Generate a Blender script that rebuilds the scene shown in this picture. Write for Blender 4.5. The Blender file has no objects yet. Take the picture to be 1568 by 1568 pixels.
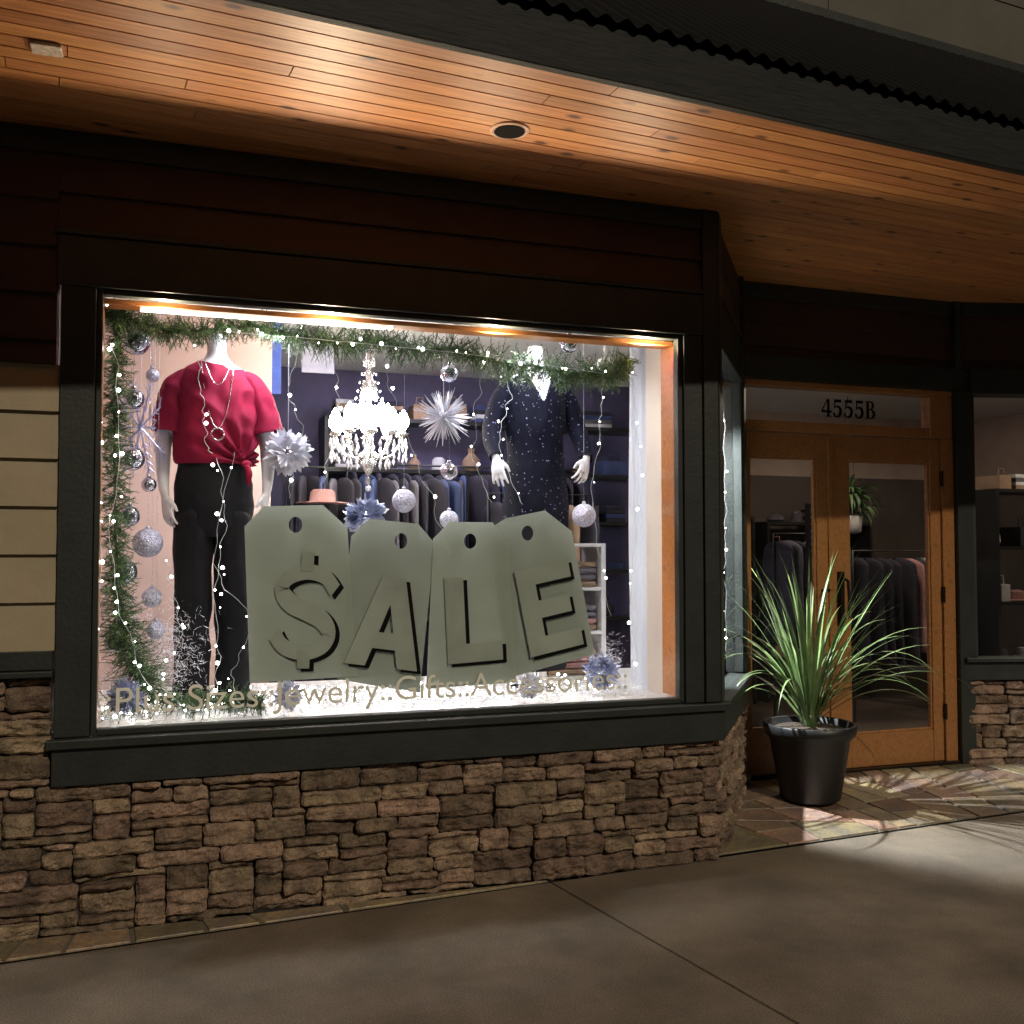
import bpy, math, random
from mathutils import Vector, Matrix, noise
random.seed(7)
V=Vector
scene=bpy.context.scene
col=scene.collection
# ------------------------------------------------------------------ helpers
def obj(name,data,parent=None):
    o=bpy.data.objects.new(name,data); col.objects.link(o)
    if parent: o.parent=parent
    return o
def empty(name):
    return obj(name,None)
class MB:
    def __init__(s): s.v=[];s.f=[];s.c=[];s.m=[]
    def add(s,vs,fs,c=0.5,m=0):
        o=len(s.v); s.v+= [tuple(a) for a in vs]
        for f in fs:
            s.f.append([i+o for i in f]); s.c.append(c); s.m.append(m)
    def hexa(s,p,c=.5,m=0):
        s.add(p,[(0,3,2,1),(4,5,6,7),(0,1,5,4),(1,2,6,5),(2,3,7,6),(3,0,4,7)],c,m)
    def box(s,x0,x1,y0,y1,z0,z1,c=.5,m=0):
        s.hexa([(x0,y0,z0),(x1,y0,z0),(x1,y1,z0),(x0,y1,z0),(x0,y0,z1),(x1,y0,z1),(x1,y1,z1),(x0,y1,z1)],c,m)
    def prism(s,pts,z0,z1,c=.5,m=0):
        n=len(pts)
        s.add([(x,y,z0) for x,y in pts]+[(x,y,z1) for x,y in pts],[tuple(range(n))[::-1],tuple(range(n,2*n))]+[(i,(i+1)%n,n+(i+1)%n,n+i) for i in range(n)],c,m)
    def wbox(s,fr,s0,s1,z0,z1,d0,d1,c=.5,m=0):
        P=lambda a,b,z: fr[0]+fr[1]*a+fr[2]*b+V((0,0,z))
        s.hexa([P(s0,d1,z0),P(s1,d1,z0),P(s1,d0,z0),P(s0,d0,z0),P(s0,d1,z1),P(s1,d1,z1),P(s1,d0,z1),P(s0,d0,z1)],c,m)
    def loft(s,rings,n=12,c=.5,m=0,cap=True,disp=None,keep=None):
        vs=[];fs=[]
        for k,(ce,A,B) in enumerate(rings):
            for i in range(n):
                a=2*math.pi*i/n
                p=ce+A*math.cos(a)+B*math.sin(a)
                if disp: p=disp(p,a,k/(len(rings)-1),ce)
                vs.append(p)
        for k in range(len(rings)-1):
            for i in range(n):
                j=(i+1)%n
                q=(k*n+i,k*n+j,(k+1)*n+j,(k+1)*n+i)
                if keep and not keep((V(vs[q[0]])+V(vs[q[2]]))/2): continue
                fs.append(q)
        if cap:
            fs.append(tuple(range(n))[::-1]); fs.append(tuple((len(rings)-1)*n+i for i in range(n)))
        s.add(vs,fs,c,m)
    def tube(s,pts,r,n=8,c=.5,m=0,cap=True,disp=None):
        pts=[V(p) for p in pts]
        if not isinstance(r,(list,tuple)): r=[r]*len(pts)
        rings=[];X=None
        for i,p in enumerate(pts):
            t=(pts[min(i+1,len(pts)-1)]-pts[max(i-1,0)]).normalized()
            if X is None:
                X=t.cross(V((0,0,1)) if abs(t.z)<.9 else V((1,0,0))).normalized()
            X=(X-t*X.dot(t)).normalized(); Yv=t.cross(X)
            rings.append((p,X*r[i],Yv*r[i]))
        s.loft(rings,n,c,m,cap,disp)
    def sphere(s,ce,r,nu=12,nv=8,c=.5,m=0,sc=(1,1,1)):
        ce=V(ce); rings=[]
        for k in range(nv+1):
            a=-math.pi/2+math.pi*k/nv
            rr=max(math.cos(a),.02)*r
            rings.append((ce+V((0,0,math.sin(a)*r*sc[2])),V((rr*sc[0],0,0)),V((0,rr*sc[1],0))))
        s.loft(rings,nu,c,m)
    def lathe(s,ce,prof,n=24,c=.5,m=0):
        ce=V(ce); s.loft([(ce+V((0,0,z)),V((r,0,0)),V((0,r,0))) for r,z in prof],n,c,m)
    def build(s,name,mats,parent=None,smooth=False,bevel=0,remesh=0):
        me=bpy.data.meshes.new(name); me.from_pydata(s.v,[],s.f); me.update()
        at=me.attributes.new("rnd",'FLOAT','FACE'); at.data.foreach_set("value",s.c)
        for mt in (mats if isinstance(mats,list) else [mats]): me.materials.append(mt)
        me.polygons.foreach_set("material_index",s.m)
        if smooth: me.polygons.foreach_set("use_smooth",[True]*len(s.f))
        o=obj(name,me,parent)
        if bevel:
            b=o.modifiers.new("b",'BEVEL'); b.width=bevel; b.segments=2; b.limit_method='ANGLE'
        if remesh:
            b=o.modifiers.new("r",'REMESH'); b.mode='VOXEL'; b.voxel_size=remesh; b.use_smooth_shade=True
            b=o.modifiers.new("s",'SMOOTH'); b.factor=.5; b.iterations=4
        return o
# ---- materials
def pm(name,c1,c2=None,rough=.6,metal=0,scale=8,bump=0,bscale=60,rnd=0,spec=.5,stretch=None,rot=0,rr=0,bump2=0,b2scale=8,hue=.03,speck=0,sscale=300,bd=.01):
    m=bpy.data.materials.new(name); m.use_nodes=True; nt=m.node_tree; N=nt.nodes; Lk=nt.links
    b=N['Principled BSDF']; b.inputs['Roughness'].default_value=rough; b.inputs['Metallic'].default_value=metal
    b.inputs['Specular IOR Level'].default_value=spec
    tc=N.new('ShaderNodeTexCoord'); src=tc.outputs['Object']
    if stretch:
        mp=N.new('ShaderNodeMapping'); mp.vector_type='TEXTURE'; mp.inputs['Rotation'].default_value=(0,0,rot); mp.inputs['Scale'].default_value=stretch
        Lk.new(src,mp.inputs['Vector']); src=mp.outputs['Vector']
    c2=c2 or tuple(x*.75 for x in c1)
    n=N.new('ShaderNodeTexNoise'); n.inputs['Scale'].default_value=scale; n.inputs['Detail'].default_value=4; n.inputs['Roughness'].default_value=.6
    Lk.new(src,n.inputs['Vector'])
    mr=N.new('ShaderNodeMapRange'); mr.inputs['From Min'].default_value=.35; mr.inputs['From Max'].default_value=.65
    Lk.new(n.outputs['Fac'],mr.inputs['Value'])
    mx=N.new('ShaderNodeMix'); mx.data_type='RGBA'; mx.inputs['A'].default_value=(*c1,1); mx.inputs['B'].default_value=(*c2,1)
    Lk.new(mr.outputs['Result'],mx.inputs['Factor']); out=mx.outputs['Result']
    if speck:
        n4=N.new('ShaderNodeTexNoise'); n4.inputs['Scale'].default_value=sscale; n4.inputs['Detail'].default_value=3; Lk.new(src,n4.inputs['Vector'])
        r4=N.new('ShaderNodeMapRange'); r4.inputs['From Min'].default_value=.38; r4.inputs['From Max'].default_value=.66; r4.inputs['To Min'].default_value=1-speck; r4.inputs['To Max'].default_value=1+speck
        Lk.new(n4.outputs['Fac'],r4.inputs['Value'])
        h4=N.new('ShaderNodeHueSaturation'); Lk.new(out,h4.inputs['Color']); Lk.new(r4.outputs['Result'],h4.inputs['Value']); out=h4.outputs['Color']
    if rnd:
        at=N.new('ShaderNodeAttribute'); at.attribute_name='rnd'
        mm=N.new('ShaderNodeMath'); mm.operation='MULTIPLY_ADD'; mm.inputs[1].default_value=rnd*2; mm.inputs[2].default_value=1-rnd
        Lk.new(at.outputs['Fac'],mm.inputs[0])
        hs=N.new('ShaderNodeHueSaturation'); Lk.new(mm.outputs[0],hs.inputs['Value']); Lk.new(out,hs.inputs['Color']); out=hs.outputs['Color']
        m2=N.new('ShaderNodeMath'); m2.operation='MULTIPLY_ADD'; m2.inputs[1].default_value=hue; m2.inputs[2].default_value=.5-hue/2
        w=N.new('ShaderNodeMath'); w.operation='FRACT'; w7=N.new('ShaderNodeMath'); w7.operation='MULTIPLY'; w7.inputs[1].default_value=7.3
        Lk.new(at.outputs['Fac'],w7.inputs[0]); Lk.new(w7.outputs[0],w.inputs[0]); Lk.new(w.outputs[0],m2.inputs[0]); Lk.new(m2.outputs[0],hs.inputs['Hue'])
    Lk.new(out,b.inputs['Base Color'])
    if rr:
        r2=N.new('ShaderNodeMapRange'); r2.inputs['To Min'].default_value=rough-rr; r2.inputs['To Max'].default_value=rough+rr
        Lk.new(n.outputs['Fac'],r2.inputs['Value']); r2.inputs['From Min'].default_value=.35; r2.inputs['From Max'].default_value=.65
        Lk.new(r2.outputs['Result'],b.inputs['Roughness'])
    if bump:
        n2=N.new('ShaderNodeTexNoise'); n2.inputs['Scale'].default_value=bscale; n2.inputs['Detail'].default_value=3
        Lk.new(src,n2.inputs['Vector'])
        bp=N.new('ShaderNodeBump'); bp.inputs['Strength'].default_value=bump; bp.inputs['Distance'].default_value=bd
        Lk.new(n2.outputs['Fac'],bp.inputs['Height']); nn=bp.outputs['Normal']
        if bump2:
            n3=N.new('ShaderNodeTexNoise'); n3.inputs['Scale'].default_value=b2scale; n3.inputs['Detail'].default_value=2
            Lk.new(src,n3.inputs['Vector'])
            b2=N.new('ShaderNodeBump'); b2.inputs['Strength'].default_value=bump2; b2.inputs['Distance'].default_value=.03
            Lk.new(n3.outputs['Fac'],b2.inputs['Height']); Lk.new(nn,b2.inputs['Normal']); nn=b2.outputs['Normal']
        Lk.new(nn,b.inputs['Normal'])
    return m
def wood_mat(name,c1,c2,rot,board=True,rough=.45):
    m=pm(name,c1,c2,rough=rough,scale=3,stretch=(1.0,.05,.05),rot=rot,rnd=.17 if board else 0.08,bump=.15,bscale=8,hue=.008)
    nt=m.node_tree;N=nt.nodes;Lk=nt.links;b=N['Principled BSDF']
    lk=b.inputs['Base Color'].links[0].from_socket
    tc=N.new('ShaderNodeTexCoord'); mp=N.new('ShaderNodeMapping'); mp.vector_type='TEXTURE'; mp.inputs['Rotation'].default_value=(0,0,rot); mp.inputs['Scale'].default_value=(.26,.12,.12)
    Lk.new(tc.outputs['Object'],mp.inputs['Vector'])
    vo=N.new('ShaderNodeTexVoronoi'); vo.inputs['Scale'].default_value=1.0
    Lk.new(mp.outputs['Vector'],vo.inputs['Vector'])
    rp=N.new('ShaderNodeValToRGB'); rp.color_ramp.elements[0].position=.07; rp.color_ramp.elements[0].color=(.12,.05,.035,1); rp.color_ramp.elements[1].position=.18; rp.color_ramp.elements[1].color=(1,1,1,1)
    Lk.new(vo.outputs['Distance'],rp.inputs['Fac'])
    mx=N.new('ShaderNodeMix'); mx.data_type='RGBA'; mx.blend_type='MULTIPLY'; mx.inputs['Factor'].default_value=.95 if board else .3
    Lk.new(lk,mx.inputs['A']); Lk.new(rp.outputs['Color'],mx.inputs['B']); Lk.new(mx.outputs['Result'],b.inputs['Base Color'])
    return m
def emis(name,c,s,samp=True):
    m=bpy.data.materials.new(name); m.use_nodes=True; N=m.node_tree.nodes; N.clear()
    e=N.new('ShaderNodeEmission'); e.inputs[0].default_value=(*c,1); e.inputs[1].default_value=s
    o=N.new('ShaderNodeOutputMaterial'); m.node_tree.links.new(e.outputs[0],o.inputs[0])
    if not samp:
        try: m.cycles.emission_sampling='NONE'
        except Exception: pass
    return m
def glass_mat(name,tint=(1,1,1)):
    m=bpy.data.materials.new(name); m.use_nodes=True; N=m.node_tree.nodes; Lk=m.node_tree.links; N.clear()
    t=N.new('ShaderNodeBsdfTransparent'); t.inputs[0].default_value=(*tint,1)
    g=N.new('ShaderNodeBsdfGlossy'); g.inputs['Roughness'].default_value=.01
    fr=N.new('ShaderNodeFresnel'); fr.inputs[0].default_value=1.45
    mx=N.new('ShaderNodeMixShader'); o=N.new('ShaderNodeOutputMaterial')
    Lk.new(fr.outputs[0],mx.inputs[0]); Lk.new(t.outputs[0],mx.inputs[1]); Lk.new(g.outputs[0],mx.inputs[2]); Lk.new(mx.outputs[0],o.inputs[0]); return m
def sheer_mat(name,c,tr,al):
    m=bpy.data.materials.new(name); m.use_nodes=True; N=m.node_tree.nodes; Lk=m.node_tree.links; N.clear()
    d=N.new('ShaderNodeBsdfDiffuse')
    tc=N.new('ShaderNodeTexCoord'); nz=N.new('ShaderNodeTexNoise'); nz.inputs['Scale'].default_value=4; nz.inputs['Detail'].default_value=4; Lk.new(tc.outputs['Object'],nz.inputs['Vector'])
    mc=N.new('ShaderNodeMix'); mc.data_type='RGBA'; mc.inputs['A'].default_value=(*[x*.82 for x in c],1); mc.inputs['B'].default_value=(*[min(1,x*1.12) for x in c],1); Lk.new(nz.outputs['Fac'],mc.inputs['Factor'])
    Lk.new(mc.outputs['Result'],d.inputs[0])
    t=N.new('ShaderNodeBsdfTranslucent'); t.inputs[0].default_value=(*c,1)
    x=N.new('ShaderNodeBsdfTransparent')
    m1=N.new('ShaderNodeMixShader'); m1.inputs[0].default_value=tr; m2=N.new('ShaderNodeMixShader'); m2.inputs[0].default_value=al
    o=N.new('ShaderNodeOutputMaterial')
    Lk.new(d.outputs[0],m1.inputs[1]); Lk.new(t.outputs[0],m1.inputs[2]); Lk.new(m1.outputs[0],m2.inputs[1]); Lk.new(x.outputs[0],m2.inputs[2]); Lk.new(m2.outputs[0],o.inputs[0]); return m

SL=.09; ANG=math.atan(SL)
M_stone=pm("ledgestone",(.32,.225,.155),(.14,.098,.07),rough=.85,scale=11,bump=.9,bscale=55,rnd=.42,bump2=.6,b2scale=18,speck=.25,sscale=140)
M_mortar=pm("mortar",(.03,.026,.022),rough=.95,scale=20)
M_trim=pm("green_black_paint",(.022,.028,.025),(.014,.018,.016),rough=.5,scale=6,bump=.15,bscale=50)
M_sid=pm("beige_siding",(.37,.31,.205),(.32,.265,.175),rough=.6,scale=4,bump=.1,bscale=90)
M_sid_shade=pm("beige_siding_shaded",(.048,.024,.018),(.036,.018,.014),rough=.6,scale=4,bump=.1,bscale=90)  # same beige siding, with the overhang's shadow put into its colour
M_soff=wood_mat("cedar_soffit",(.52,.225,.08),(.33,.125,.04),ANG)
M_door=wood_mat("door_wood",(.38,.17,.058),(.27,.115,.036),math.pi/2,board=False,rough=.35)
M_jamb=wood_mat("jamb_wood",(.50,.19,.055),(.38,.14,.04),0,board=False,rough=.35)
M_fasc=pm("fascia_stain",(.020,.021,.020),(.009,.010,.010),rough=.65,scale=5,stretch=(1,.12,.12),rot=ANG,bump=.35,bscale=12,spec=.3)
M_roof=pm("black_metal_roof",(.008,.008,.009),rough=.55,metal=.0,scale=3,spec=.3)
M_conc=pm("concrete",(.255,.21,.155),(.15,.124,.092),rough=.66,scale=1.6,bump=.7,bscale=170,rr=.14,bump2=.10,b2scale=6,speck=.30,sscale=150,bd=.007)
M_flag=pm("flagstone",(.30,.215,.13),(.17,.14,.115),rough=.34,scale=5,bump=.5,bscale=24,rnd=.5,hue=.07,speck=.2,sscale=60)
M_asph=pm("asphalt",(.05,.05,.05),rough=.9,scale=30,bump=.5,bscale=200)
M_glass=glass_mat("window_glass",(.97,.98,.98))
M_white=pm("white_paint",(.78,.76,.74),(.74,.72,.70),rough=.5,scale=2)
M_cream=pm("cream_paint",(.76,.66,.57),(.72,.62,.53),rough=.6,scale=2)
M_beige=pm("pinkish_wall",(.57,.42,.38),(.52,.38,.35),rough=.7,scale=2)
M_blue=pm("purple_wall",(.10,.085,.18),(.06,.055,.12),rough=.7,scale=2)
M_brown=pm("shop_back_wall",(.12,.095,.08),rough=.7,scale=2)
M_upb=pm("shop_upper_wall",(.50,.38,.31),rough=.7,scale=2)
M_floor=pm("shop_floor",(.09,.065,.05),rough=.4,scale=3)
M_black=pm("black_plastic",(.015,.015,.016),rough=.4,scale=5)

# ------------------------------------------------------------------ frames
def frame(o,d):
    d=V((d[0],d[1],0)).normalized(); return (V((o[0],o[1],0)),d,V((d.y,-d.x,0)))
FF=frame((0,0),(1,0)); FC=frame((2.68,0),(.85,1.1)); FD=frame((0,1.1),(1,0)); FRW=frame((5.2,1.1),(.966,-.259))
LC=math.hypot(.85,1.1)
B=empty("shop_building")

# ------------------------------------------------------------------ stones
def stones(mb,fr,s0,s1,z0,z1,seed):
    rn=random.Random(seed); cw=.024; ch=.0335
    nx=max(1,round((s1-s0)/cw)); nz=max(1,round((z1-z0)/ch)); cw=(s1-s0)/nx; ch=(z1-z0)/nz
    occ=[[0]*nx for _ in range(nz)]
    for j in range(nz):
        for i in range(nx):
            if occ[j][i]: continue
            h=rn.choice([1,1,2,2,2,2,3,3]); w=rn.randint(7,16) if h==1 else rn.randint(6,15) if h==2 else rn.randint(5,11)
            h=min(h,nz-j)
            if j>0:
                for _ in range(4):
                    e=i+w
                    if e<nx and occ[j-1][e-1]!=occ[j-1][e]: w+=rn.choice([2,3,-2])
                    else: break
            w=max(w,4); ww=0
            while ww<w and i+ww<nx and not occ[j][i+ww]: ww+=1
            w=ww; rem=0
            while i+w+rem<nx and not occ[j][i+w+rem] and rem<4: rem+=1
            if rem<4: w+=rem
            if w<4: h=min(h,2)
            for b in range(1,h):
                if any(occ[j+b][i+a] for a in range(w)): h=b;break
            idn=rn.random()+.01
            for b in range(h):
                for a in range(w): occ[j+b][i+a]=idn
            x0=s0+i*cw+.0025;x1=s0+(i+w)*cw-.0025;y0=z0+j*ch+.0025;y1=z0+(j+h)*ch-.0025
            D=rn.uniform(-.022,.022); cc=rn.random(); off=V((rn.random()*50,rn.random()*50,rn.random()*50))
            tl=rn.uniform(-.014,.014); th=rn.uniform(-.012,.012)
            gx=max(4,int((x1-x0)/.012)); gz=max(3,int((y1-y0)/.010)); vs=[];fs=[]
            k1=rn.uniform(-.005,.005);k2=rn.uniform(-.005,.005);k3=rn.uniform(-.006,.006)
            for b in range(gz+3):
                for a in range(gx+3):
                    u=min(max((a-1)/gx,0),1); v=min(max((b-1)/gz,0),1)
                    back=a==0 or a==gx+2 or b==0 or b==gz+2
                    ss=x0+(x1-x0)*u; zz=y0+(y1-y0)*v
                    zz+=(k1*(u-.5) if v>.5 else k2*(u-.5))+.006*noise.noise(V((ss*22,off.x,v*3)))
                    ss+=k3*(v-.5)+.007*noise.noise(V((zz*30,off.y,u*3)))
                    cu=max(0,1-min(u*(x1-x0),(1-u)*(x1-x0))/.020); cv=max(0,1-min(v*(y1-y0),(1-v)*(y1-y0))/.016)
                    ss+=(-1 if u>.5 else 1)*.005*cu*cv; zz+=(-1 if v>.5 else 1)*.004*cu*cv
                    e=min(u*(x1-x0),(1-u)*(x1-x0),v*(y1-y0),(1-v)*(y1-y0))
                    rd=-.011*max(0,1-e/.008)**2
                    d=D+tl*(u-.5)+th*(v-.5)+rd+.018*noise.noise(V((ss*14,zz*22,0))+off)+.009*noise.noise(V((ss*40,zz*60,0))+off)
                    if back: d=-.06
                    vs.append(fr[0]+fr[1]*ss+fr[2]*d+V((0,0,zz)))
            W_=gx+3
            for b in range(gz+2):
                for a in range(gx+2):
                    fs.append((b*W_+a,b*W_+a+1,(b+1)*W_+a+1,(b+1)*W_+a))
            mb.add(vs,fs,cc)
mb=MB()
stones(mb,FF,-3.2,2.672,.0,.60,2)
stones(mb,FF,-3.2,-.415,.603,1.04,3)
stones(mb,FC,.012,LC,.02,.60,4)
stones(mb,FRW,.06,3.0,.06,.66,5)
mb.build("stone_veneer",M_stone,B)
mb=MB()
mb.wbox(FF,-3.2,2.65,-.1,.60,-.2,-.045); mb.wbox(FF,-3.2,-.42,.60,1.04,-.2,-.045)
mb.wbox(FC,0.01,LC,-.1,.60,-.18,-.045); mb.wbox(FRW,.06,3.0,-.1,.66,-.2,-.045)
mb.build("mortar_backing",M_mortar,B)
# ------------------------------------------------------------------ trim
mb=MB()
mb.wbox(FF,-.405,-.27,.795,2.648,-.10,0)
mb.wbox(FF,2.48,2.585,.795,2.648,-.10,0)
mb.wbox(FF,-.42,2.60,2.65,2.86,-.10,.006)
mb.wbox(FF,2.588,2.672,.795,3.30,-.12,.012)
mb.wbox(FF,-.43,2.71,.755,.792,-.10,.045)
mb.wbox(FF,-.41,2.69,.602,.752,-.12,.018)
mb.wbox(FF,-.43,2.60,2.862,2.885,-.05,.02)
mb.wbox(FF,-3.2,-.41,1.045,1.07,-.10,.035); mb.wbox(FF,-3.2,-.412,1.072,1.15,-.10,.004)
mb.wbox(FF,-3.2,2.585,3.20,3.298,-.09,.004)
mb.wbox(FF,-.268,-.245,.80,2.645,-.06,-.012); mb.wbox(FF,2.452,2.478,.80,2.645,-.06,-.012)
mb.wbox(FF,-.244,2.451,.795,.822,-.06,-.010); mb.wbox(FF,-.244,2.451,2.625,2.647,-.06,-.012)
mb.wbox(FC,.004,.11,.795,3.30,-.12,.006); mb.wbox(FC,LC-.12,LC-.005,.795,3.30,-.12,.006)
mb.wbox(FC,.112,LC-.122,2.62,2.86,-.10,0.002); mb.wbox(FC,.03,LC,.755,.792,-.10,.04); mb.wbox(FC,.02,LC,.602,.752,-.12,.014)
mb.wbox(FC,.112,.14,.80,2.617,-.06,-.01); mb.wbox(FC,LC-.15,LC-.122,.80,2.617,-.06,-.01)
mb.wbox(FD,3.50,5.34,2.672,2.83,-.10,.01)
mb.wbox(FD,5.205,5.33,.05,2.67,-.12,.03); mb.wbox(FD,5.205,5.26,2.83,3.3,-.1,.03)
mb.wbox(FD,3.50,5.2,3.21,3.3,-.1,.006)
mb.wbox(FRW,.13,3.0,2.655,2.83,-.10,.01); mb.wbox(FRW,.05,3.0,.79,.82,-.10,.045); mb.wbox(FRW,.05,3.0,.665,.785,-.10,.015)
mb.wbox(FRW,.132,.16,.822,2.65,-.06,-.01)
mb.wbox(FRW,2.9,3.0,.822,2.65,-.10,.0); mb.wbox(FRW,.08,3.0,3.21,3.3,-.1,.006)
mb.build("window_trim",M_trim,B,bevel=.004)
def siding(mb,fr,s0,s1,z0,z1,ex=.195,m=0):
    z=z1
    while z>z0+.001:
        zb=max(z-ex,z0)
        P=lambda a,b,zz: fr[0]+fr[1]*a+fr[2]*b+V((0,0,zz))
        mb.hexa([P(s0,-.002,zb),P(s1,-.002,zb),P(s1,-.09,zb),P(s0,-.09,zb),P(s0,-.024,z),P(s1,-.024,z),P(s1,-.09,z),P(s0,-.09,z)],random.random(),m)
        z=zb
mb=MB()
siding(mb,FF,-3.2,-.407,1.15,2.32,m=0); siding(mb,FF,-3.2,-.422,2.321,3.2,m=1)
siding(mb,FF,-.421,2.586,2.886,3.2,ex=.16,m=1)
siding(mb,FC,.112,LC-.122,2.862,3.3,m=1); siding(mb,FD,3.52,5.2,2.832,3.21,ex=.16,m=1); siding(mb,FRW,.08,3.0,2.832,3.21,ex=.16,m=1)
mb.build("lap_siding",[M_sid,M_sid_shade],B)
mb=MB()
mb.wbox(FF,-3.2,-.42,1.0,3.3,-.2,-.092); mb.wbox(FF,-.42,2.6,2.66,3.3,-.2,-.102)
mb.wbox(FC,.02,LC,2.63,3.3,-.2,-.125); mb.wbox(FD,3.45,5.3,2.68,3.3,-.2,-.125); mb.wbox(FRW,0,3.0,2.66,3.3,-.2,-.125)
mb.build("wall_core",M_trim,B)
mb=MB()
def pane(fr,s0,s1,z0,z1,d):
    P=lambda a,z: fr[0]+fr[1]*a+fr[2]*d+V((0,0,z))
    mb.add([P(s0,z0),P(s1,z0),P(s1,z1),P(s0,z1)],[(0,1,2,3)])
pane(FF,-.26,2.47,.80,2.64,-.035); pane(FC,.12,LC-.13,.80,2.62,-.035)
pane(FRW,.14,2.92,.82,2.655,-.035)
pane(FD,3.54,5.02,2.40,2.63,-.05); pane(FD,3.55,4.09,.38,2.19,-.05); pane(FD,4.33,5.02,.33,2.18,-.05)
mb.build("window_glass",M_glass,B)
mb=MB()
mb.box(2.453,2.48,.062,.20,.823,2.62); mb.box(-.244,2.452,.062,.16,2.60,2.622); mb.box(-.27,-.246,.062,.16,.823,2.59)
mb.build("wood_jamb",M_jamb,B,bevel=.002)
# ------------------------------------------------------------------ doors
mb=MB()
D=lambda *a,**k: mb.wbox(FD,*a,**k)
D(3.505,5.20,2.63,2.668,-.10,-.005); D(5.012,5.20,2.335,2.629,-.10,-.008,m=0); D(3.505,3.54,2.335,2.629,-.10,-.008)
D(3.541,5.011,2.335,2.405,-.10,-.010)
D(5.10,5.20,.10,2.333,-.10,-.004); D(3.505,3.535,.10,2.333,-.10,-.004)
D(3.538,3.57,.12,2.325,-.07,-.02); D(4.08,4.178,.12,2.325,-.07,-.02); D(3.571,4.079,2.17,2.325,-.068,-.022); D(3.571,4.079,.12,.41,-.068,-.022)
D(4.186,4.335,.12,2.325,-.07,-.02); D(5.01,5.095,.12,2.325,-.07,-.02); D(4.336,5.009,2.165,2.325,-.068,-.022); D(4.336,5.009,.12,.335,-.068,-.022)
D(4.165,4.20,.12,2.32,-.02,-.008)
for a,b,z0,z1 in ((3.571,4.079,.41,2.17),(4.336,5.009,.335,2.165)):
    D(a,a+.014,z0,z1,-.06,-.03); D(b-.014,b,z0,z1,-.06,-.03); D(a+.015,b-.015,z0,z0+.014,-.06,-.03); D(a+.015,b-.015,z1-.014,z1,-.06,-.03)
mb.build("entrance_door",M_door,B,bevel=.003)
mb=MB()
mb.wbox(FD,4.235,4.285,1.02,1.42,-.018,-.008)
mb.tube([(4.26,1.105,1.38),(4.26,1.04,1.36),(4.26,1.03,1.25),(4.26,1.04,1.12),(4.26,1.105,1.10)],.011,10)
mb.tube([(4.12,1.105,1.30),(4.12,1.05,1.30),(4.06,1.045,1.30)],.010,10)
for z in (.4,1.2,2.0): mb.wbox(FD,5.09,5.108,z,z+.11,-.02,.004)
mb.wbox(FD,3.51,5.2,.085,.118,-.12,.02)
mb.build("door_hardware",pm("bronze",(.05,.04,.03),rough=.35,metal=.9),B,smooth=False,bevel=.002)
# ------------------------------------------------------------------ soffit
U=V((1,SL,0)).normalized(); W=V((-U.y,U.x,0)); O0=V((0,-1.42,0))
mb=MB(); bw=.088
for k in range(44):
    v0=k*bw-.01; u=-4.5+random.random()*1.2
    while u<11:
        L=random.uniform(1.6,3.6); cc=random.random()
        a0,a1=u+.0008,u+L-.0008; e=.0045
        P=lambda a,b,z: O0+U*a+W*(v0+b)+V((0,0,z))
        mb.hexa([P(a0+e*.4,e,3.30),P(a1-e*.4,e,3.30),P(a1-e*.4,bw-e,3.30),P(a0+e*.4,bw-e,3.30),P(a0,.0005,3.306),P(a1,.0005,3.306),P(a1,bw-.0005,3.306),P(a0,bw-.0005,3.306)],cc)
        u+=L
mb.build("cedar_soffit",M_soff,B)
P=lambda a,b,z: O0+U*a+W*b+V((0,0,z))
def sbox(mb,a0,a1,b0,b1,z0,z1,c=.5,m=0):
    mb.hexa([P(a0,b0,z0),P(a1,b0,z0),P(a1,b1,z0),P(a0,b1,z0),P(a0,b0,z1),P(a1,b0,z1),P(a1,b1,z1),P(a0,b1,z1)],c,m)
mb=MB(); a=-4.6
while a<11:
    L=4.3; sbox(mb,a,a+L-.003,-.05,-.012,3.195,3.385,random.random()); a+=L
mb.build("fascia_beam",M_fasc,B,bevel=.004)
mb=MB(); sbox(mb,-4.6,11,-.01,3.9,3.31,3.33); mb.build("soffit_deck",M_black,B)
mb=MB(); vs=[];fs=[]; du=.0105; n=int(15.6/du); rise=1.42; run=1.66
for i in range(n+1):
    a=-4.6+i*du; h=.012*math.cos(a/.084*2*math.pi)
    vs+=[P(a,-.08,3.399+h),P(a,run,3.405+rise+h)]
for i in range(n): fs.append((2*i,2*i+2,2*i+3,2*i+1))
mb.add(vs,fs); mb.build("corrugated_metal_roof",M_roof,B,smooth=True)
mb=MB()
for k in range(12):
    z=4.83+k*.42; a=-4.6+random.uniform(-1,0)
    while a<11:
        L=3.05; a1=min(a+L,11.0); sbox(mb,a,a1-.004,run-.03,run+.1,z+.004,z+.416,random.random()); a+=L
mb.build("upper_siding",pm("upper_panel",(.125,.112,.09),(.10,.09,.072),rough=.65,scale=3,rnd=.08),B,bevel=.003)
mb=MB(); sbox(mb,-4.6,11,run-.0,run+.12,3.4,9.8); sbox(mb,-4.6,11,run-.07,run-.032,4.775,4.83)
mb.build("upper_wall_flashing",M_trim,B)
mb=MB(); c=V((1.34,-.60,3.30))
mb.loft([(c+V((0,0,-.006)),V((.066,0,0)),V((0,.066,0))),(c+V((0,0,-.010)),V((.072,0,0)),V((0,.072,0))),(c+V((0,0,-.006)),V((.082,0,0)),V((0,.082,0))),(c+V((0,0,.001)),V((.084,0,0)),V((0,.084,0)))],28,m=0)
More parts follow.
